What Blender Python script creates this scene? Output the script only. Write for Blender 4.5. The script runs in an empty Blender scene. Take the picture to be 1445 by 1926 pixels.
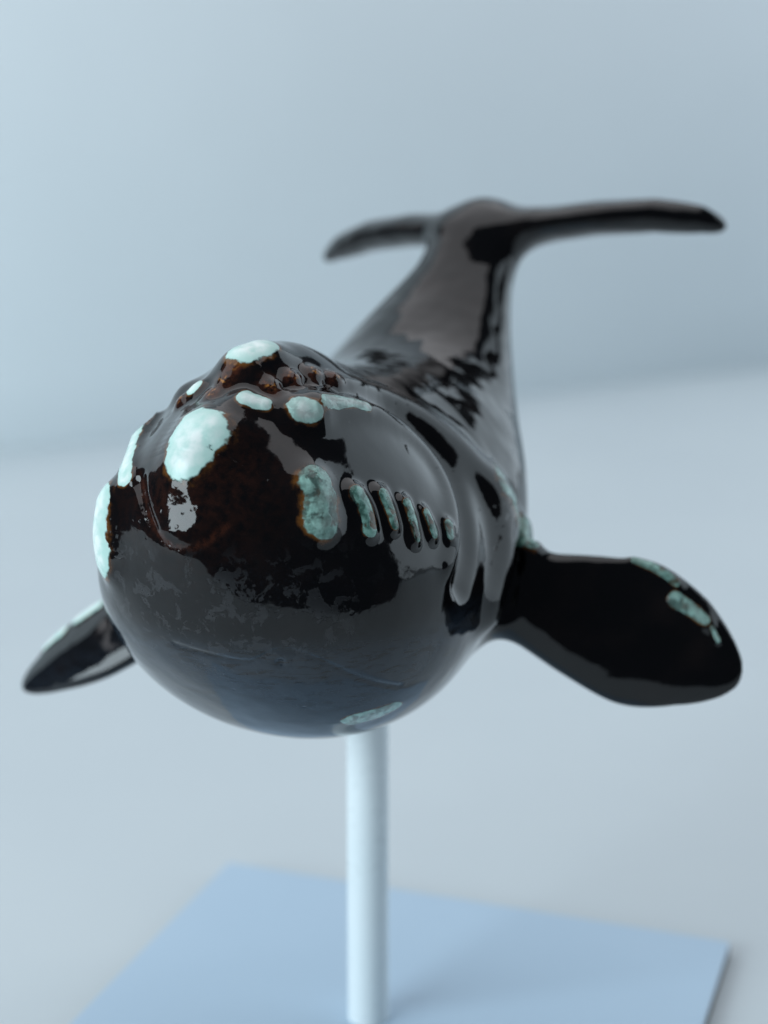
import bpy, math
import numpy as np

# ---------------------------------------------------------------- camera, world, lamps, exposure
scene = bpy.context.scene
MM = 0.001
cam_d = bpy.data.cameras.new('camera'); cam = bpy.data.objects.new('camera', cam_d)
scene.collection.objects.link(cam); scene.camera = cam
cam.location = (3 * MM, -303 * MM, 181 * MM)
cam.rotation_euler = (math.radians(90 - 14.4), 0, 0)
cam_d.sensor_fit = 'VERTICAL'; cam_d.sensor_height = 36.0; cam_d.lens = 3300 / 1926 * 36
cam_d.clip_start = 0.01; cam_d.clip_end = 50
cam_d.dof.use_dof = True; cam_d.dof.focus_distance = 0.262; cam_d.dof.aperture_fstop = 11.0

world = bpy.data.worlds.new('World'); scene.world = world; world.use_nodes = True
world.node_tree.nodes['Background'].inputs['Color'].default_value = (0.62, 0.78, 1.0, 1)
world.node_tree.nodes['Background'].inputs['Strength'].default_value = 0.05

def area_lamp(name, loc, target, sx, sy, power, col):
    d = bpy.data.lights.new(name, 'AREA'); d.shape = 'RECTANGLE'; d.size = sx; d.size_y = sy
    d.energy = power; d.color = col
    o = bpy.data.objects.new(name, d); scene.collection.objects.link(o); o.location = loc
    v = np.array(target) - np.array(loc)
    from mathutils import Vector
    o.rotation_euler = Vector(v).to_track_quat('-Z', 'Y').to_euler()
    return o
area_lamp('window_light', (-1.30, -0.90, 0.62), (0, 0, .10), 1.15, 1.0, 22, (0.79, 0.93, 1.0))
area_lamp('ceiling_light', (-0.72, 0.95, 1.8), (-0.72, 0.95, 0), 3.4, 2.7, 29, (0.95, 0.96, 1.0))
area_lamp('room_light', (1.5, 0.75, 0.82), (-0.1, -0.05, .55), 2.4, 1.6, 14.5, (0.76, 0.90, 1.0))

scene.view_settings.view_transform = 'Standard'; scene.view_settings.look = 'None'
scene.view_settings.exposure = 0.30; scene.view_settings.gamma = 1.0
scene.view_settings.use_curve_mapping = False
scene.render.engine = 'CYCLES'

# ---------------------------------------------------------------- helpers
def tag(o, label=None, cat=None, kind=None):
    if label: o['label'] = label
    if cat: o['category'] = cat
    if kind: o['kind'] = kind
    return o
def add_mesh(name, verts, faces, mat, parent=None, smooth=False):
    me = bpy.data.meshes.new(name); me.from_pydata([tuple(map(float, v)) for v in verts], [], [tuple(map(int, f)) for f in faces])
    me.materials.append(mat)
    if smooth: me.polygons.foreach_set('use_smooth', [True] * len(me.polygons))
    o = bpy.data.objects.new(name, me); scene.collection.objects.link(o)
    if parent: o.parent = parent
    return o
class Nodes:
    def __init__(s, name):
        s.m = bpy.data.materials.new(name); s.m.use_nodes = True; s.t = s.m.node_tree
        s.b = s.t.nodes['Principled BSDF']
    def n(s, typ, **kw):
        x = s.t.nodes.new(typ)
        for k, v in kw.items():
            if k in x.inputs.keys() if isinstance(k, str) else False: x.inputs[k].default_value = v
            else: setattr(x, k, v)
        return x
    def link(s, a, b): s.t.links.new(a, b)
    def noise(s, vec, scale, detail=3, rough=.5, dist=0):
        x = s.t.nodes.new('ShaderNodeTexNoise'); x.inputs['Scale'].default_value = scale; x.inputs['Detail'].default_value = detail
        x.inputs['Roughness'].default_value = rough; x.inputs['Distortion'].default_value = dist; s.link(vec, x.inputs['Vector']); return x.outputs['Fac']
    def math(s, op, a, b=None, c=None, clamp=False):
        x = s.t.nodes.new('ShaderNodeMath'); x.operation = op; x.use_clamp = clamp
        for i, v in enumerate((a, b, c)):
            if v is None: continue
            if isinstance(v, (int, float)): x.inputs[i].default_value = v
            else: s.link(v, x.inputs[i])
        return x.outputs[0]
    def ramp(s, v, lo, hi, a=0., b=1.):
        x = s.t.nodes.new('ShaderNodeMapRange'); x.interpolation_type = 'SMOOTHSTEP'
        s.link(v, x.inputs['Value'])
        for k, q in zip(('From Min', 'From Max', 'To Min', 'To Max'), (lo, hi, a, b)): x.inputs[k].default_value = q
        return x.outputs['Result']
    def mix(s, f, a, b):
        x = s.t.nodes.new('ShaderNodeMix'); x.data_type = 'RGBA'
        for i, v in ((0, f), (6, a), (7, b)):
            if isinstance(v, (tuple, float, int)): x.inputs[i].default_value = v if not isinstance(v, tuple) else (*v, 1)
            else: s.link(v, x.inputs[i])
        return x.outputs[2]

# ---------------------------------------------------------------- materials
def plain_material(name, col, col2, rough, scale, bump=0.0, spec=.5):
    k = Nodes(name); co = k.t.nodes.new('ShaderNodeNewGeometry').outputs['Position']
    f = k.noise(co, scale, 4, .55)
    k.link(k.mix(k.ramp(f, .3, .7), col, col2), k.b.inputs['Base Color'])
    k.b.inputs['Specular IOR Level'].default_value = spec
    g = k.noise(co, scale * 6, 3)
    k.link(k.ramp(g, .2, .8, rough - .05, rough + .05), k.b.inputs['Roughness'])
    if bump:
        bn = k.t.nodes.new('ShaderNodeBump'); bn.inputs['Strength'].default_value = bump; bn.inputs['Distance'].default_value = .0004
        k.link(k.noise(co, 900, 3), bn.inputs['Height']); k.link(bn.outputs[0], k.b.inputs['Normal'])
    return k.m
M_table = plain_material('table_paint', (.595, .65, .68), (.625, .68, .705), .55, 6, .05, .3)
M_wall = plain_material('wall_paint', (.745, .80, .83), (.775, .83, .86), .6, 4, .05, .25)
M_plate = plain_material('plate_enamel', (.46, .60, .735), (.49, .63, .765), .32, 9, .02)
M_rod = plain_material('rod_enamel', (.80, .87, .89), (.83, .89, .91), .30, 40, .02)

def glaze_material():
    k = Nodes('tenmoku_glaze')
    at = k.t.nodes.new('ShaderNodeAttribute'); at.attribute_name = 'glaze'
    sep = k.t.nodes.new('ShaderNodeSeparateColor'); k.link(at.outputs['Color'], sep.inputs[0])
    mint, amber, mottle = sep.outputs[0], sep.outputs[1], sep.outputs[2]; cel = at.outputs['Alpha']
    co = k.t.nodes.new('ShaderNodeTexCoord').outputs['Object']
    n_rag = k.noise(co, 750, 4, .55); n_big = k.noise(co, 230, 3)
    ms = k.math('MULTIPLY_ADD', mint, 2.0, -1.0)                      # signed: 0 at the callosity's rim
    ms = k.math('ADD', ms, k.math('MULTIPLY_ADD', n_rag, .40, -.20))
    ms = k.math('ADD', ms, k.math('MULTIPLY_ADD', n_big, .9, -.45))
    m_mint = k.ramp(ms, -.03, .10)
    brk = k.ramp(k.noise(co, 480, 4, .55, .4), .48, .60)
    m_mint = k.math('MULTIPLY', m_mint, k.math('SUBTRACT', 1.0, k.math('MULTIPLY', k.math('MULTIPLY', cel, brk), .85)))
    halo = k.math('MULTIPLY', k.ramp(ms, -.30, .0), k.math('SUBTRACT', 1.0, m_mint))
    halo = k.math('MULTIPLY', halo, k.ramp(k.noise(co, 420, 3), .38, .62))
    # black base with a little brown breaking through
    base = k.mix(k.ramp(k.noise(co, 120, 4), .45, .8), (.0028, .0026, .003), (.007, .005, .005))
    am = k.math('MULTIPLY', amber, k.ramp(k.noise(co, 700, 5, .65), .30, .72))
    base = k.mix(am, base, (.13, .036, .016))
    hot = k.math('MULTIPLY', k.ramp(amber, .55, 1.0), k.ramp(k.noise(co, 1500, 3), .50, .66))
    base = k.mix(hot, base, (.40, .17, .04))
    # oil-spot mottling of the chin: greyer, slightly matt islands
    v1 = k.noise(co, 330, 6, .62, .6); v2 = k.noise(co, 1150, 4, .6)
    isl = k.ramp(k.math('ADD', v1, k.math('MULTIPLY_ADD', v2, .22, -.11)), .54, .575)
    isl = k.math('MULTIPLY', isl, mottle)
    base = k.mix(isl, base, (.024, .024, .026))
    fine = k.math('MULTIPLY', k.ramp(k.noise(co, 2600, 3), .5, .75), mottle)
    base = k.mix(k.math('MULTIPLY', fine, .5), base, (.010, .012, .016))
    # the blue plate's reflection painted in under the chin, broken by glaze streaks
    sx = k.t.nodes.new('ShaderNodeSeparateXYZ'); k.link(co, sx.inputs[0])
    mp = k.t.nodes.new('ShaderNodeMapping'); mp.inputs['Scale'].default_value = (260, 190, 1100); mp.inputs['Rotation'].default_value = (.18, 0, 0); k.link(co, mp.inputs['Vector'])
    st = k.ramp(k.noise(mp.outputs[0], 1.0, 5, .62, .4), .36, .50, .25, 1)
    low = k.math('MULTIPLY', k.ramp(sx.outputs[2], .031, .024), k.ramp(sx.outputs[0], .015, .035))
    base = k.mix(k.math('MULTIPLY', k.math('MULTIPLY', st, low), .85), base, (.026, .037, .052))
    base = k.mix(k.math('MULTIPLY', halo, .8), base, (.17, .065, .014))
    depth = k.ramp(ms, .0, .75)
    mcol = k.mix(k.math('MULTIPLY', depth, k.ramp(k.noise(co, 420, 4), .25, .7)), (.50, .74, .68), (.88, .94, .91))
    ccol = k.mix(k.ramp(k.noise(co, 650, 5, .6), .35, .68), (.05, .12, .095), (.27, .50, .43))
    mcol = k.mix(cel, mcol, ccol)                                      # thick glassy celadon, with the shaded side's darker tone painted in
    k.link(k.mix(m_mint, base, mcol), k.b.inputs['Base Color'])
    r = k.math('ADD', .06, k.math('MULTIPLY', m_mint, k.math('MULTIPLY_ADD', cel, -.15, .20))); r = k.math('ADD', r, k.math('MULTIPLY', isl, .16))
    k.link(r, k.b.inputs['Roughness']); k.b.inputs['IOR'].default_value = 1.47
    k.b.inputs['Coat Weight'].default_value = 0.0
    h = k.math('ADD', k.math('MULTIPLY', k.noise(co, 75, 2), k.ramp(sx.outputs[0], -.025, .012, 1.5, .6)), k.math('MULTIPLY', k.noise(co, 420, 2), .03))
    h = k.math('ADD', h, k.math('MULTIPLY', m_mint, .05))
    h = k.math('ADD', h, k.math('MULTIPLY', isl, -.012))
    # pinholes
    vo = k.t.nodes.new('ShaderNodeTexVoronoi'); vo.inputs['Scale'].default_value = 260; k.link(co, vo.inputs['Vector'])
    pin = k.math('MULTIPLY', k.ramp(vo.outputs['Distance'], .05, .13, 1, 0), k.ramp(k.noise(co, 200, 2), .56, .62))
    h = k.math('ADD', h, k.math('MULTIPLY', pin, -.05))
    # burst bubbles where the glaze pooled on the snout
    vd = k.t.nodes.new('ShaderNodeVectorMath'); vd.operation = 'DISTANCE'; vd.inputs[1].default_value = (.0605, -.0025, .0475); k.link(co, vd.inputs[0])
    near = k.ramp(vd.outputs['Value'], .0085, .0045, 0, 1)
    vb = k.t.nodes.new('ShaderNodeTexVoronoi'); vb.inputs['Scale'].default_value = 620; k.link(co, vb.inputs['Vector'])
    ring = k.math('MULTIPLY', k.ramp(vb.outputs['Distance'], .10, .26, 1, 0), k.ramp(k.noise(co, 500, 2), .42, .56))
    h = k.math('ADD', h, k.math('MULTIPLY', k.math('MULTIPLY', ring, near), -.07))
    h = k.math('ADD', h, k.math('MULTIPLY', k.math('MULTIPLY', k.noise(co, 330, 3), near), .16))
    bn = k.t.nodes.new('ShaderNodeBump'); bn.inputs['Strength'].default_value = .55; bn.inputs['Distance'].default_value = .0016
    k.link(h, bn.inputs['Height']); k.link(bn.outputs[0], k.b.inputs['Normal'])
    return k.m
M_glaze = glaze_material()

# ---------------------------------------------------------------- table, wall, stand
def rounded_box(name, sx, sy, z0, z1, rad, bev, mat, parent=None, seg=6):
    ring = []
    for cx, cy, a0 in ((1, 1, 0), (-1, 1, 90), (-1, -1, 180), (1, -1, 270)):
        for i in range(seg + 1):
            a = math.radians(a0 + 90 * i / seg); ring.append((cx, cy, math.cos(a), math.sin(a)))
    def loop(ins, z): return [((sx - rad) * cx + (rad - ins) * ca, (sy - rad) * cy + (rad - ins) * sa, z) for cx, cy, ca, sa in ring]
    loops = [loop(0, z0)]
    for i in range(5):
        a = math.pi / 2 * i / 4; loops.append(loop(bev * (1 - math.cos(a)), z1 - bev + bev * math.sin(a)))
    n = len(ring); V = [v for l in loops for v in l]; Fc = []
    for i in range(len(loops) - 1):
        for j in range(n): Fc.append((i*n + j, i*n + (j+1) % n, (i+1)*n + (j+1) % n, (i+1)*n + j))
    Fc.append(tuple((len(loops) - 1) * n + j for j in range(n))); Fc.append(tuple(reversed(range(n))))
    return add_mesh(name, V, Fc, mat, parent)
def box(name, x0, x1, y0, y1, z0, z1, mat):
    V = [(x, y, z) for z in (z0, z1) for y in (y0, y1) for x in (x0, x1)]
    return add_mesh(name, V, [(0, 2, 3, 1), (4, 5, 7, 6), (0, 1, 5, 4), (2, 6, 7, 3), (0, 4, 6, 2), (1, 3, 7, 5)], mat)
table = tag(box('table_top', -1.0, 2.6, -.22, 2.4, -.03, 0, M_table), kind='structure')
def curved_wall(x0, x1, height):  # lean is made up so the wall's foot darkens and its top brightens
    prof = []; y = 0.0; z = -.02; n = 40; dz = (height + .02) / n
    for i in range(n + 1):
        prof.append((y, z)); t = min(max(z / .26, 0), 1)
        y += dz * math.tan(math.radians(-9 + 34 * t * t * (3 - 2 * t) - 20 * min(max((z - .35) / .4, 0), 1))); z += dz
    ring = prof + [(y + .012, z) for y, z in reversed(prof)]; m = len(ring)
    V = [(x, y, z) for x in (x0, x1) for y, z in ring]
    Fc = [(i, (i + 1) % m, m + (i + 1) % m, m + i) for i in range(m)] 
    for i in range(n): Fc += [(i + 1, i, m - 1 - i, m - 2 - i), (m + i, m + i + 1, 2*m - 2 - i, 2*m - 1 - i)]
    return add_mesh('wall', V, Fc, M_wall, None, True)
wall = tag(curved_wall(-.62, .78, .82), kind='structure')
wall.location = (-.0, .628, 0); wall.rotation_euler = (0, 0, math.radians(30.3))

stand = bpy.data.objects.new('display_stand', None); scene.collection.objects.link(stand)
tag(stand, 'pale blue square plate with a white upright rod holding up the whale', 'stand')
plate = rounded_box('base_plate', 57.3 * MM, 57.3 * MM, .15 * MM, 3 * MM, 1.2 * MM, .5 * MM, M_plate, stand)
M_edge = plain_material('shaded_plate_edge', (.10, .095, .09), (.16, .145, .13), .5, 120)  # dark tone paints in the plate's shaded sides and the shadow gap
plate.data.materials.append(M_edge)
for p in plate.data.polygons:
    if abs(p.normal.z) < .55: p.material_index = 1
plate.location = (2.5 * MM, -5.5 * MM, 0); plate.rotation_euler = (0, 0, math.radians(-19.2))
def lathe(name, prof, mat, parent, n=64):
    V = [(r * math.cos(2*math.pi*j/n), r * math.sin(2*math.pi*j/n), z) for r, z in prof for j in range(n)]
    Fc = [(i*n + j, i*n + (j+1) % n, (i+1)*n + (j+1) % n, (i+1)*n + j) for i in range(len(prof) - 1) for j in range(n)]
    return add_mesh(name, V, Fc, mat, parent, True)
lathe('rod', [(3.9*MM, 2.9*MM), (3.9*MM, 50*MM), (3.9*MM, 90*MM)], M_rod, stand)
# ---------------------------------------------------------------- whale shape (millimetres, whale's own axes:
# X forward to the nose, Y to the whale's left, Z up from the stand's plate; the rod stands at X = Y = 0)
def spline(tab):
    t = np.array(tab, float); t = t[np.argsort(t[:, 0])]
    xs = t[:, 0]; out = []
    fine = np.linspace(xs[0], xs[-1], 600)
    for c in range(1, t.shape[1]):
        y = t[:, c]; n = len(xs)
        m = np.zeros(n); d = np.diff(y) / np.diff(xs)
        m[1:-1] = (d[:-1] * np.diff(xs)[1:] + d[1:] * np.diff(xs)[:-1]) / (xs[2:] - xs[:-2]); m[0] = d[0]; m[-1] = d[-1]
        i = np.clip(np.searchsorted(xs, fine) - 1, 0, n - 2); h = xs[i + 1] - xs[i]; s = (fine - xs[i]) / h
        v = (2*s**3 - 3*s**2 + 1) * y[i] + (s**3 - 2*s**2 + s) * h * m[i] + (-2*s**3 + 3*s**2) * y[i + 1] + (s**3 - s**2) * h * m[i + 1]
        k = np.ones(41) / 41; v = np.convolve(np.pad(v, 20, mode='edge'), k, 'valid')
        out.append(v)
    return fine, out

NOSE, CAP = 63.0, 22.0
BX, (B_A, B_T, B_B) = spline([   # X, half width, top, bottom
    (66, 28.5, 138, 79), (50, 29.8, 135.5, 74), (39, 30.3, 136.8, 69.8), (30, 30.2, 135.6, 68.5), (20, 29.5, 131.4, 67.5), (8, 28, 127.6, 68.5), (-6, 27.5, 126.5, 71),
    (-20, 24.5, 128.5, 81), (-33, 18.2, 135, 98), (-44, 11, 143.5, 119), (-54, 7.5, 152, 134), (-66, 7, 154, 141)])
def F_body(X, Y, Z):
    A = np.interp(X, BX, B_A); zt = np.interp(X, BX, B_T); zb = np.interp(X, BX, B_B)
    zc = (zt + zb) / 2; B = (zt - zb) / 2
    v = (Z - zc) / B
    yo = 3.0 * np.exp(-((X + 30) / 15) ** 2)
    nar = np.interp(X, [-30, 5, 45], [0, .10, .22])
    Ae = A * (1 - nar * np.clip(v, -1.3, 1.6)) * (1 - .03 * np.clip(v, -1.5, 1.5) ** 2)
    Ae = Ae * (1 - np.interp(X, [0, 22, 48, 60], [0, .34, .32, .1]) * np.clip(v, 0, 1.3) ** 2)
    n = np.where(X > CAP, 1 - (np.abs(X - CAP) / (NOSE - CAP)) ** 2.35, 1.0)
    n = np.where(X < -50, 1 - (np.abs(X + 50) / 11) ** 2, n)
    return (np.abs((Y + yo) / Ae) ** 2.1 + np.abs(v) ** 2.1 - n) * 14.0
def unit(v): v = np.array(v, float); return v / np.linalg.norm(v)
class Flipper:
    def __init__(s, root, tip, up, half, thick, sweep):
        s.o = np.array(root, float); t = np.array(tip, float); s.L = np.linalg.norm(t - s.o)
        s.a = (t - s.o) / s.L; u = np.array(up, float); s.c = unit(u - s.a * (u @ s.a)); s.n = np.cross(s.a, s.c)
        s.half, s.thick, s.sweep = half, thick, sweep
    def coords(s, X, Y, Z):
        d = np.stack([X - s.o[0], Y - s.o[1], Z - s.o[2]], -1)
        return d @ s.a / s.L, d @ s.c, d @ s.n
    def F(s, X, Y, Z):
        p, q, r = s.coords(X, Y, Z)
        pc = np.clip(p, -.4, 1.2)
        hc = np.interp(pc, s.half[0], s.half[1]); q0 = np.interp(pc, s.half[0], s.sweep)
        th = np.interp(pc, [-.4, 0, .3, .7, 1.2], np.array([1.9, 1.6, 1.15, 1.0, .75]) * s.thick)
        cap = np.where(p > .55, 1 - (np.abs(p - .55) / .45) ** 1.75, 1.0) - np.where(p < -.3, (np.abs(p + .3) / .2) ** 2, 0)
        return (np.abs((q - q0) / hc) ** 2.2 + np.abs(r / th) ** 2 - cap) * s.thick * .5
def smooth_tab(x, y):
    f, (v,) = spline(list(zip(x, y))); return f, v
_h = smooth_tab([-.4, 0, .15, .35, .6, .8, 1.2], [8, 7, 8, 10.5, 12.5, 11.5, 6])
_w = np.interp(_h[0], [-.4, 0, .4, .8, 1.0, 1.2], [1, 0, -.5, -1.0, -2.5, -4])
FLIP_L = Flipper((4, 25, 91), (-7, 67.5, 79.5), (-.22, .1, 1), _h, 3.0, _w)
_h2 = smooth_tab([-.4, 0, .15, .35, .6, .8, 1.2], [8, 7, 8, 9.5, 10, 9, 6])
FLIP_R = Flipper((8, -24, 88), (19, -63, 65), (-.75, -.35, .45), _h2, 3.0, _w * .5)
SPAN = 44.0
def F_fluke(X, Y, Z):
    yy = Y - 1.5; h = np.abs(yy) / SPAN; hc = np.clip(h, 0, 1.25)
    xl = np.interp(hc, [0, .15, .35, .6, .85, 1, 1.25], [-46, -48, -51, -55.5, -60.5, -64, -72])
    xt = np.interp(hc, [0, .1, .25, .5, .75, 1, 1.25], [-61, -65, -68, -69.5, -70, -70.5, -77])
    zf = 144.0 + .085 * yy + np.interp(hc, [0, .2, .45, .7, .9, 1.0, 1.25], [0, 1.6, 2.4, 2.2, .8, -.8, -6]) - np.where(yy < 0, 2.6 * np.clip(hc, 0, 1) ** 2, 0)
    th = np.interp(hc, [0, .3, .8, 1.2], [4.2, 3.6, 3.4, 3.3])
    xc = (xl + xt) / 2; c = (xl - xt) / 2
    cap = 1 - np.clip(h, 0, 3) ** 9
    return (((X - xc) / c) ** 2 + ((Z - zf - .06 * (X - xc)) / th) ** 2 - cap) * 1.3
def dist_form(F, X, Y, Z, e=.05):
    f = F(X, Y, Z)
    gx = (F(X + e, Y, Z) - f) / e; gy = (F(X, Y + e, Z) - f) / e; gz = (F(X, Y, Z + e) - f) / e
    return f / np.sqrt(gx * gx + gy * gy + gz * gz + 1e-4)
def smin(a, b, k):
    h = np.clip(.5 + .5 * (b - a) / k, 0, 1)
    return b + (a - b) * h - k * h * (1 - h)
def seg_dist(P, A, Bp):
    """distance from points to a polyline through A; also the running parameter 0..1"""
    A = np.asarray(A)
    if Bp is not None:                                        # only near the line; elsewhere a large distance
        m = np.all((P > A.min(0) - Bp) & (P < A.max(0) + Bp), axis=1)
        r = np.full(len(P), 1e3); t = np.zeros(len(P))
        if m.any(): r[m], t[m] = seg_dist(P[m], A, None)
        return r, t
    best = np.full(len(P), 1e9); par = np.zeros(len(P)); n = len(A) - 1
    if n == 0:
        return np.linalg.norm(P - A[0], axis=1), par
    for i in range(n):
        d = A[i + 1] - A[i]; t = np.clip((P - A[i]) @ d / (d @ d + 1e-9), 0, 1)
        r = np.linalg.norm(P - A[i] - t[:, None] * d, axis=1)
        m = r < best; best[m] = r[m]; par[m] = (i + t[m]) / n
    return best, par
def base_shape(P):
    X, Y, Z = P[:, 0], P[:, 1], P[:, 2]
    d = np.full(len(P), 12.0)
    for F, k, m in ((F_body, 5.0, np.abs(Y) < 42), (F_fluke, 6.0, X < -22), (FLIP_L.F, 6.0, (Y > 14) & (np.abs(X) < 40)), (FLIP_R.F, 5.0, (Y < -14) & (np.abs(X) < 50))):
        if m.any(): d[m] = smin(d[m], dist_form(F, X[m], Y[m], Z[m]), k)
    return d
def curve_pts(pts, n=9):
    pts = np.array(pts, float)
    if len(pts) < 3: return pts
    t = np.linspace(0, len(pts) - 1, n); out = []
    for u in t:
        i = int(min(u, len(pts) - 2)); s = u - i
        p0 = pts[max(i - 1, 0)]; p1 = pts[i]; p2 = pts[i + 1]; p3 = pts[min(i + 2, len(pts) - 1)]
        out.append(.5 * (2*p1 + (p2 - p0)*s + (2*p0 - 5*p1 + 4*p2 - p3)*s*s + (3*p1 - p0 - 3*p2 + p3)*s**3))
    return np.array(out)
def whale_shape(P):
    d = base_shape(P)
    for (pts, r0, r1, h0, h1, kind) in RELIEF:
        A = PTS_CACHE[id(pts)]
        lo = A.min(0) - 3.2 * max(r0, r1); hi = A.max(0) + 3.2 * max(r0, r1)
        m = np.all((P > lo) & (P < hi), axis=1)
        if not m.any(): continue
        r, t = seg_dist(P[m], A, None)
        rad = r0 + (r1 - r0) * t; h = h0 + (h1 - h0) * t
        q = r / rad
        d[m] -= h * (np.exp(-q ** 2.3) if kind == 'dome' else np.exp(-q * q))
    return d
def gradient(f, P, e=.02):
    f0 = f(P); g = np.empty_like(P)
    for k in range(3):
        Q = P.copy(); Q[:, k] += e; g[:, k] = (f(Q) - f0) / e
    return f0, g
def project(f, P, it, lim):
    for _ in range(it):
        f0, g = gradient(f, P)
        s = f0 / np.maximum((g * g).sum(1), .15)
        P = P - np.clip(s, -lim, lim)[:, None] * g
    return P
def surface_nets(f, lo, hi, h):
    ax = [np.arange(lo[k], hi[k] + h, h) for k in range(3)]; n = [len(a) for a in ax]
    G = np.stack(np.meshgrid(*ax, indexing='ij'), -1).reshape(-1, 3)
    V = np.concatenate([f(G[i:i + 200000]) for i in range(0, len(G), 200000)]).reshape(n)
    inside = V < 0
    cnt = np.zeros([k - 1 for k in n], np.int8)
    sl = lambda d, m: slice(d, m - 1 + d)
    acc = np.zeros([k - 1 for k in n] + [3]); num = np.zeros([k - 1 for k in n])
    for a in range(2):
        for b in range(2):
            for k in range(3):                                # the four edges of each cell along axis k
                o = [0, 0, 0]; oth = [q for q in range(3) if q != k]; o[oth[0]] = a; o[oth[1]] = b
                o2 = list(o); o2[k] = 1
                v0 = V[tuple(sl(o[q], n[q]) for q in range(3))]; v1 = V[tuple(sl(o2[q], n[q]) for q in range(3))]
                cr = (v0 < 0) != (v1 < 0); t = np.where(cr, v0 / np.where(cr, v0 - v1, 1), 0)
                num += cr
                for q in range(3):
                    acc[..., q] += cr * (t if q == k else o[q])
    act = num > 0; idx = -np.ones(act.shape, np.int64); idx[act] = np.arange(act.sum())
    cell = np.argwhere(act); verts = np.array(lo) + h * (cell + acc[act] / num[act][:, None])
    quads = []
    for k in range(3):
        a, b = [(1, 2), (2, 0), (0, 1)][k]
        s0 = [slice(None)] * 3; s1 = [slice(None)] * 3; s0[k] = slice(0, -1); s1[k] = slice(1, None)
        e = np.argwhere(inside[tuple(s0)] != inside[tuple(s1)])
        e = e[(e[:, a] > 0) & (e[:, b] > 0) & (e[:, a] < n[a] - 1) & (e[:, b] < n[b] - 1)]
        ins = inside[tuple(e.T)]
        def at(da, db):
            c = e.copy(); c[:, a] -= da; c[:, b] -= db; return idx[tuple(c.T)]
        q = np.stack([at(1, 1), at(0, 1), at(0, 0), at(1, 0)], 1)
        q[~ins] = q[~ins][:, ::-1]; quads.append(q)
    return verts, np.concatenate(quads)
def split_quads(V, Q):
    E = np.concatenate([Q[:, [i, (i + 1) % 4]] for i in range(4)]); E.sort(axis=1)
    u, inv = np.unique(E[:, 0] * len(V) + E[:, 1], return_inverse=True)
    a, b = u // len(V), u % len(V); nv = len(V); nq = len(Q)
    mid = nv + inv.reshape(4, nq).T; cen = nv + len(u) + np.arange(nq)
    V2 = np.concatenate([V, (V[a] + V[b]) / 2, V[Q].mean(1)])
    Q2 = np.concatenate([np.stack([Q[:, i], mid[:, i], cen, mid[:, (i + 3) % 4]], 1) for i in range(4)])
    return V2, Q2
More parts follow.
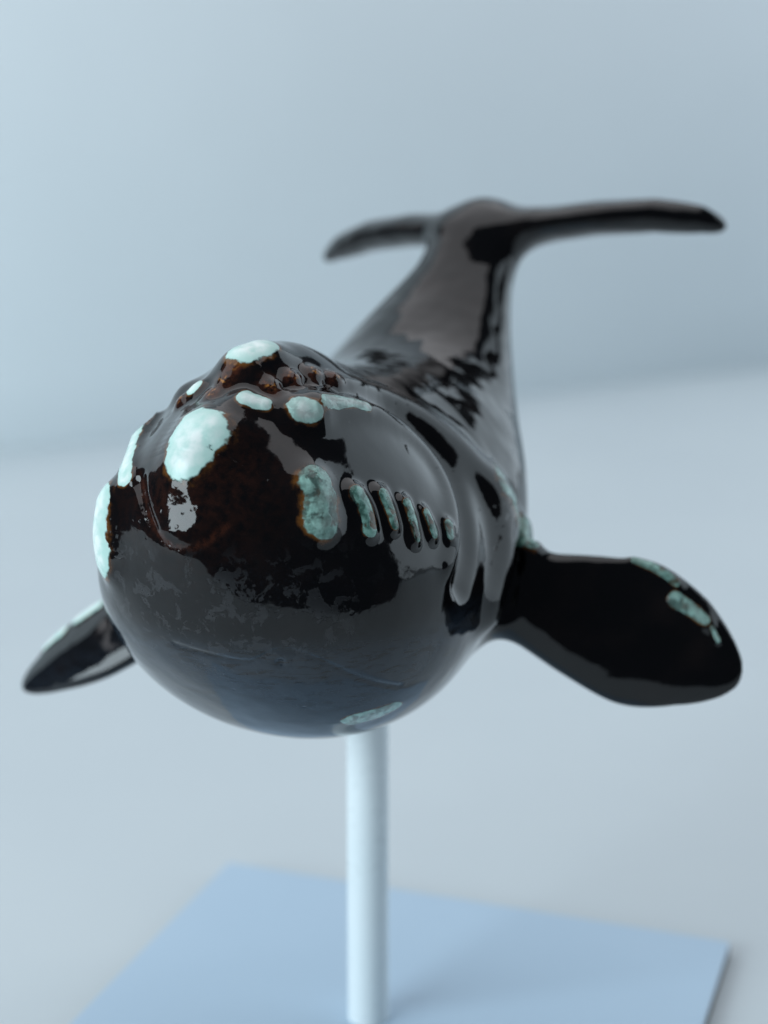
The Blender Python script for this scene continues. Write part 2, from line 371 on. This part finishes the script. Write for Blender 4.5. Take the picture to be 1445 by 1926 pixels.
FEATURES = [
    ('bonnet', [(55.69, 0.46, 124.58), (57.04, -0.22, 123.19), (58.40, -0.36, 121.69)], 5.7, 4.8, 3.7, 2.8, 'dome'),
    ('chin_side', [(55.52, -16.51, 112.42), (56.64, -16.82, 108.46), (57.59, -16.06, 104.99)], 4.4, 3.8, 3, 2.3, 'dome'),
    ('lip_side', [(43.51, -18.42, 122.86), (49.43, -15.93, 119.56), (56.61, -12.65, 116.80)], 3, 2, 2.4, 0.9, 'dome'),
    ('crest', [(42.32, -0.07, 133.23), (40.37, 1.08, 133.99)], 4.6, 4.2, 3.6, 3, 'dome'),
    ('far_bump', [(46.06, -6.60, 129.31)], 2, 2, 1.2, 1.2, 'dome'),
    ('mid_small', [(49.47, 3.47, 128.50), (48.51, 5.82, 128.20)], 2.3, 1.8, 2, 1.4, 'dome'),
    ('brow_knob', [(45.18, 10.30, 127.02), (44.11, 11.36, 126.75)], 3, 2.9, 2.9, 2.4, 'dome'),
    ('brow_tail', [(41.91, 12.02, 127.39), (38.02, 13.67, 127.00), (34.03, 15.34, 125.94)], 2.4, 1.6, 1.5, 0.6, 'dome'),
    ('lip_a', [(51.85, 15.70, 117.82), (52.63, 17.20, 115.36), (53.61, 17.85, 112.86)], 3.4, 3, 2.4, 2, 'dome'),
    ('lip_b', [(46.77, 20.04, 115.78), (46.67, 21.38, 113.79), (47.45, 22.62, 111.02)], 1.9, 1.7, 2.2, 1.6, 'dome'),
    ('lip_c', [(42.65, 22.45, 115.11), (42.69, 23.43, 113.34), (43.10, 24.68, 110.86)], 1.6, 1.3, 2, 1.5, 'dome'),
    ('lip_d', [(39.07, 24.68, 113.05), (39.19, 25.62, 111.11), (39.78, 26.78, 108.30)], 1.5, 1.2, 1.7, 1.4, 'dome'),
    ('lip_e', [(35.71, 26.55, 110.97), (35.53, 27.18, 109.66), (35.46, 27.79, 108.03)], 1.4, 1.3, 1.5, 1.2, 'dome'),
    ('lip_f', [(30.76, 28.17, 108.12), (31.53, 28.69, 106.66)], 1.4, 1.3, 1.2, 1, 'dome'),
    ('eye_brow', [(3.90, 25.25, 107.85), (1.70, 26.37, 105.14), (2.27, 27.11, 103.02)], 3.8, 3.4, 3, 2.2, 'dome'),
    ('neck_knob', [(-2.54, 28.08, 99.14), (1.29, 30.92, 97.58)], 3.4, 3, 2.6, 2, 'dome'),
    ('flip_a', [(-3.51, 48.61, 95.83), (-4.05, 52.68, 94.60), (-4.25, 55.46, 92.74)], 1.6, 1.4, 0.8, 0.6, 'dome'),
    ('flip_b', [(-3.30, 55.84, 90.25), (-3.99, 58.47, 88.53), (-4.54, 60.68, 86.79)], 2, 1.6, 0.7, 0.6, 'dome'),
    ('flip_c', [(-4.75, 61.58, 85.91), (-4.85, 63.03, 83.55)], 1, 0.8, 0.6, 0.4, 'dome'),
    ('rflip_a', [(10.61, -50.99, 78.88), (12.05, -54.33, 76.23)], 1.8, 1.8, 0.6, 0.6, 'dome'),
    ('rflip_b', [(13.20, -57.27, 73.74), (14.69, -60.00, 70.96)], 1.8, 1.5, 0.6, 0.5, 'dome'),
    ('belly', [(41.46, 17.82, 78.37), (37.96, 22.62, 79.88)], 2.2, 1.6, 0.15, 0.1, 'dome'),
    ('k', [(46.86, -8.72, 127.46)], 1.35, 1.35, 1.5, 1.5, 'g'),
    ('k', [(49.01, -2.07, 129.19)], 1.35, 1.35, 1.5, 1.5, 'g'),
    ('k', [(46.57, -1.04, 130.89)], 1.35, 1.35, 1.5, 1.5, 'g'),
    ('k', [(44.05, -0.23, 132.34)], 1.35, 1.35, 1.5, 1.5, 'g'),
    ('k', [(45.05, 5.41, 130.48)], 1.35, 1.35, 1.5, 1.5, 'g'),
    ('k', [(41.37, 7.09, 131.31)], 1.35, 1.35, 1.5, 1.5, 'g'),
    ('k', [(37.12, 8.53, 131.56)], 1.35, 1.35, 1.5, 1.5, 'g'),
    ('k', [(34.35, 10.50, 130.44)], 1.35, 1.35, 1.5, 1.5, 'g'),
    ('d', [(45.81, 0.10, 131.34)], 0.6, 0.6, -0.35, -0.35, 'g'),
    ('d', [(48.16, -0.42, 129.98)], 0.55, 0.55, -0.3, -0.3, 'g'),
    ('d', [(43.71, 6.87, 130.29)], 0.7, 0.7, -0.4, -0.4, 'g'),
    ('d', [(40.36, 8.73, 130.62)], 0.7, 0.7, -0.4, -0.4, 'g'),
    ('d', [(36.69, 10.48, 130.15)], 0.7, 0.7, -0.4, -0.4, 'g'),
    ('d', [(45.20, 3.87, 131.04)], 0.6, 0.6, -0.3, -0.3, 'g'),
    ('ridge', [(41.39, 11.76, 127.76), (32.29, 15.42, 125.97), (25.38, 18.63, 121.25), (22.53, 22.20, 116.00), (24.15, 25.69, 111.48), (28.72, 28.58, 106.81), (32.35, 29.61, 102.70)], 2.8, 2.4, 1.3, 1, 'g'),
    ('groove', [(35.71, 12.53, 128.49), (24.48, 14.49, 125.03), (17.63, 17.97, 119.73), (16.21, 22.58, 113.85), (19.60, 26.58, 108.36), (23.68, 29.25, 103.03), (28.16, 30.24, 99.07)], 2.3, 3, -1.3, -3.6, 'g'),
    ('ridge2', [(34.20, 11.79, 129.35), (18.38, 12.60, 124.87), (10.43, 17.68, 118.88), (6.81, 22.98, 111.93), (5.85, 26.35, 105.16), (9.32, 28.81, 97.51), (15.37, 29.12, 91.35)], 2.8, 4, 0.9, 4.6, 'g'),
    ('groove2', [(-2.69, 26.34, 105.09), (0.96, 28.41, 100.03), (7.21, 30.34, 94.35), (8.98, 29.51, 88.19)], 1.8, 1.8, -2, -2.2, 'g'),
    ('snoutgroove', [(58.56, -9.39, 117.55), (61.57, -5.97, 113.32), (62.69, -2.09, 110.64), (62.90, 1.35, 109.97), (62.35, 4.63, 111.17), (61.39, 6.77, 113.09)], 1.2, 1, -0.8, -0.15, 'g'),
    ('snout', [(61.73, -0.07, 115.60), (62.48, 0.37, 112.23)], 6.5, 6, 0.5, 1.5, 'g'),
    ('plate_line', [(59.04, -3.86, 92.93), (58.67, 2.38, 92.03), (57.41, 8.02, 91.54), (56.94, 13.19, 93.90), (53.34, 17.50, 91.90), (47.34, 21.61, 87.64), (40.62, 24.74, 84.62)], 0.6, 0.5, -0.2, -0.16, 'g'),  # shallow groove added to draw the plate's reflected edge across the chin
    ('pit', [(55.93, 12.43, 91.39)], 0.7, 0.7, -0.5, -0.5, 'g'),
]
COVER = {'belly': 1.0, 'flip_a': .55, 'flip_b': .62, 'flip_c': .45, 'lip_a': .95, 'lip_b': .72, 'lip_c': .62, 'lip_d': .68, 'lip_e': .72, 'lip_f': .65, 'crest': .74, 'bonnet': .84, 'chin_side': .85, 'brow_tail': .6, 'rflip_a': .95, 'rflip_b': .95, 'eye_brow': 1.0, 'neck_knob': .85}
LABELS = {'bonnet': 'largest pale mint callosity on the tip of the snout', 'crest': 'pale mint dome on top of the head',
          'chin_side': 'bright mint callosity on the far side of the jaw', 'belly': 'flat pale mint glaze patch under the chin'}
CELADON_SHADE = {'lip_a': .8, 'lip_b': 1.0, 'lip_c': 1.0, 'lip_d': 1.0, 'lip_e': 1.0, 'lip_f': .95, 'brow_knob': .3, 'brow_tail': .5, 'eye_brow': .8, 'neck_knob': .85,
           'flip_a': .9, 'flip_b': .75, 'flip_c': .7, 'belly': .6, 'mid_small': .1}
MIRROR = ('ridge', 'groove', 'ridge2', 'groove2')
RELIEF = []; PTS_CACHE = {}; CALL = []; AMBER = []
for (nm, pts, r0, r1, h0, h1, kd) in list(FEATURES):
    variants = [np.array(pts, float)]
    if nm in MIRROR: variants.append(variants[0] * np.array([1, -1, 1]))
    for A in variants:
        if len(A) > 2: A = curve_pts(A, 4 * len(A) - 3)
        key = [tuple(p) for p in A]; PTS_CACHE[id(key)] = A
        RELIEF.append((key, r0, r1, h0, h1, kd))
        if kd == 'dome': CALL.append((nm, A, r0, r1))
        if nm == 'k': AMBER.append((A, 1.7, 1.0))
        if nm == 'snoutgroove': AMBER.append((A, .7, .4))

V, Q = surface_nets(base_shape, (-76, -70, 58), (68, 74, 158), 1.25)
V = project(base_shape, V, 3, .6)
V, Q = split_quads(V, Q); V = project(whale_shape, V, 3, .5)
V, Q = split_quads(V, Q); V = project(whale_shape, V, 2, .3)
f0, G = gradient(whale_shape, V); N = G / np.maximum(np.linalg.norm(G, axis=1), 1e-6)[:, None]

# glaze masks, one value per vertex: callosity rim distance, amber, chin mottling
mint = np.full(len(V), -1.0); owner = -np.ones(len(V), int)
for i, (nm, A, r0, r1) in enumerate(CALL):
    A = project(whale_shape, A, 8, 1.0)                               # patch centre lines lie on the finished surface
    r, t = seg_dist(V, A, 9.0); rad = (r0 + (r1 - r0) * t) * COVER.get(nm, .76)
    s = 1 - r / rad
    u = s > mint; mint[u] = s[u]; owner[u] = i
amber = np.zeros(len(V))
for A, rr, w in AMBER:
    r, t = seg_dist(V, project(whale_shape, A, 8, 1.0), 5.0); amber = np.maximum(amber, w * np.exp(-(r / rr) ** 2))
X, Y, Z = V.T
snout = np.exp(-(((X - 57) / 9) ** 2 + (Y / 11) ** 2 + ((Z - 118) / 11) ** 2))
amber = np.maximum(amber, .22 * snout)
sst = lambda a, lo, hi: np.clip((a - lo) / (hi - lo), 0, 1) ** 2 * (3 - 2 * np.clip((a - lo) / (hi - lo), 0, 1))
mottle = sst(X, 34, 48) * sst(Z, 112, 104)* 1.0
mottle *= (.3 + .7 * sst(Z, 82, 94)) * sst(Y, 27, 17) * sst(Y, -24, -12)
mottle = np.where(Z > 112, 0, mottle)
cel = np.array([CELADON_SHADE.get(c[0], 0.0) for c in CALL])[np.maximum(owner, 0)]
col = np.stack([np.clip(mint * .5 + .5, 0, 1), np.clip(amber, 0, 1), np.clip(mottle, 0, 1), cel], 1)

# who owns each face
fc = V[Q].mean(1); fm = mint[Q].mean(1); fo = owner[Q[:, 0]]
part = np.zeros(len(Q), int)                                          # 0 = body
pL, qL, rL = FLIP_L.coords(*fc.T); pR, qR, rR = FLIP_R.coords(*fc.T)
part[(pL > .2) & (fc[:, 1] > 30)] = 1
part[(pR > .2) & (fc[:, 1] < -30)] = 2
part[(fc[:, 0] < -44) & (fc[:, 1] + 2 > 8)] = 3
part[(fc[:, 0] < -44) & (fc[:, 1] + 2 < -8)] = 4
cal = (fm > 0) & (fo >= 0)
part[cal] = 10 + fo[cal]

ORIGIN = np.array([0, 0, 66.0])
whale = bpy.data.objects.new('whale_figurine', None); scene.collection.objects.link(whale)
whale.location = (0, 0, (66 + 3) * MM); whale.rotation_euler = (0, 0, math.radians(-(90 + 25)))
tag(whale, 'glossy black glazed ceramic right whale with mint callosities on a white rod', 'whale figurine')
def whale_part(name, sel, parent):
    q = Q[sel]; ids, inv = np.unique(q, return_inverse=True); q = inv.reshape(q.shape)
    me = bpy.data.meshes.new(name); co = (V[ids] - ORIGIN) * MM
    me.vertices.add(len(ids)); me.vertices.foreach_set('co', co.ravel())
    me.loops.add(q.size); me.loops.foreach_set('vertex_index', q.ravel())
    me.polygons.add(len(q)); me.polygons.foreach_set('loop_start', np.arange(len(q)) * 4)
    me.update(calc_edges=True); me.validate()
    me.polygons.foreach_set('use_smooth', np.ones(len(me.polygons), bool))
    me.normals_split_custom_set_from_vertices([tuple(v) for v in N[ids]])
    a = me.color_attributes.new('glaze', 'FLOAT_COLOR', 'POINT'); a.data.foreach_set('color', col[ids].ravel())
    me.materials.append(M_glaze)
    o = bpy.data.objects.new(name, me); scene.collection.objects.link(o); o.parent = parent
    return o
body = whale_part('body', part == 0, whale)
flip_l = whale_part('flipper', part == 1, whale); flip_l['label'] = 'broad black paddle flipper with mint spots along its upper edge'
flip_r = whale_part('flipper', part == 2, whale); flip_r['label'] = 'blurred narrow-looking flipper behind the head, pointing down'
whale_part('tail_fluke', part == 3, whale); whale_part('tail_fluke', part == 4, whale)
for i, (nm, A, r0, r1) in enumerate(CALL):
    s = part == 10 + i
    if not s.any(): continue
    par = flip_l if nm.startswith('flip') else flip_r if nm.startswith('rflip') else body
    o = whale_part('eye' if nm == 'eye' else 'glaze_spot' if nm == 'belly' else 'callosity', s, par)
    if nm in LABELS: o['label'] = LABELS[nm]
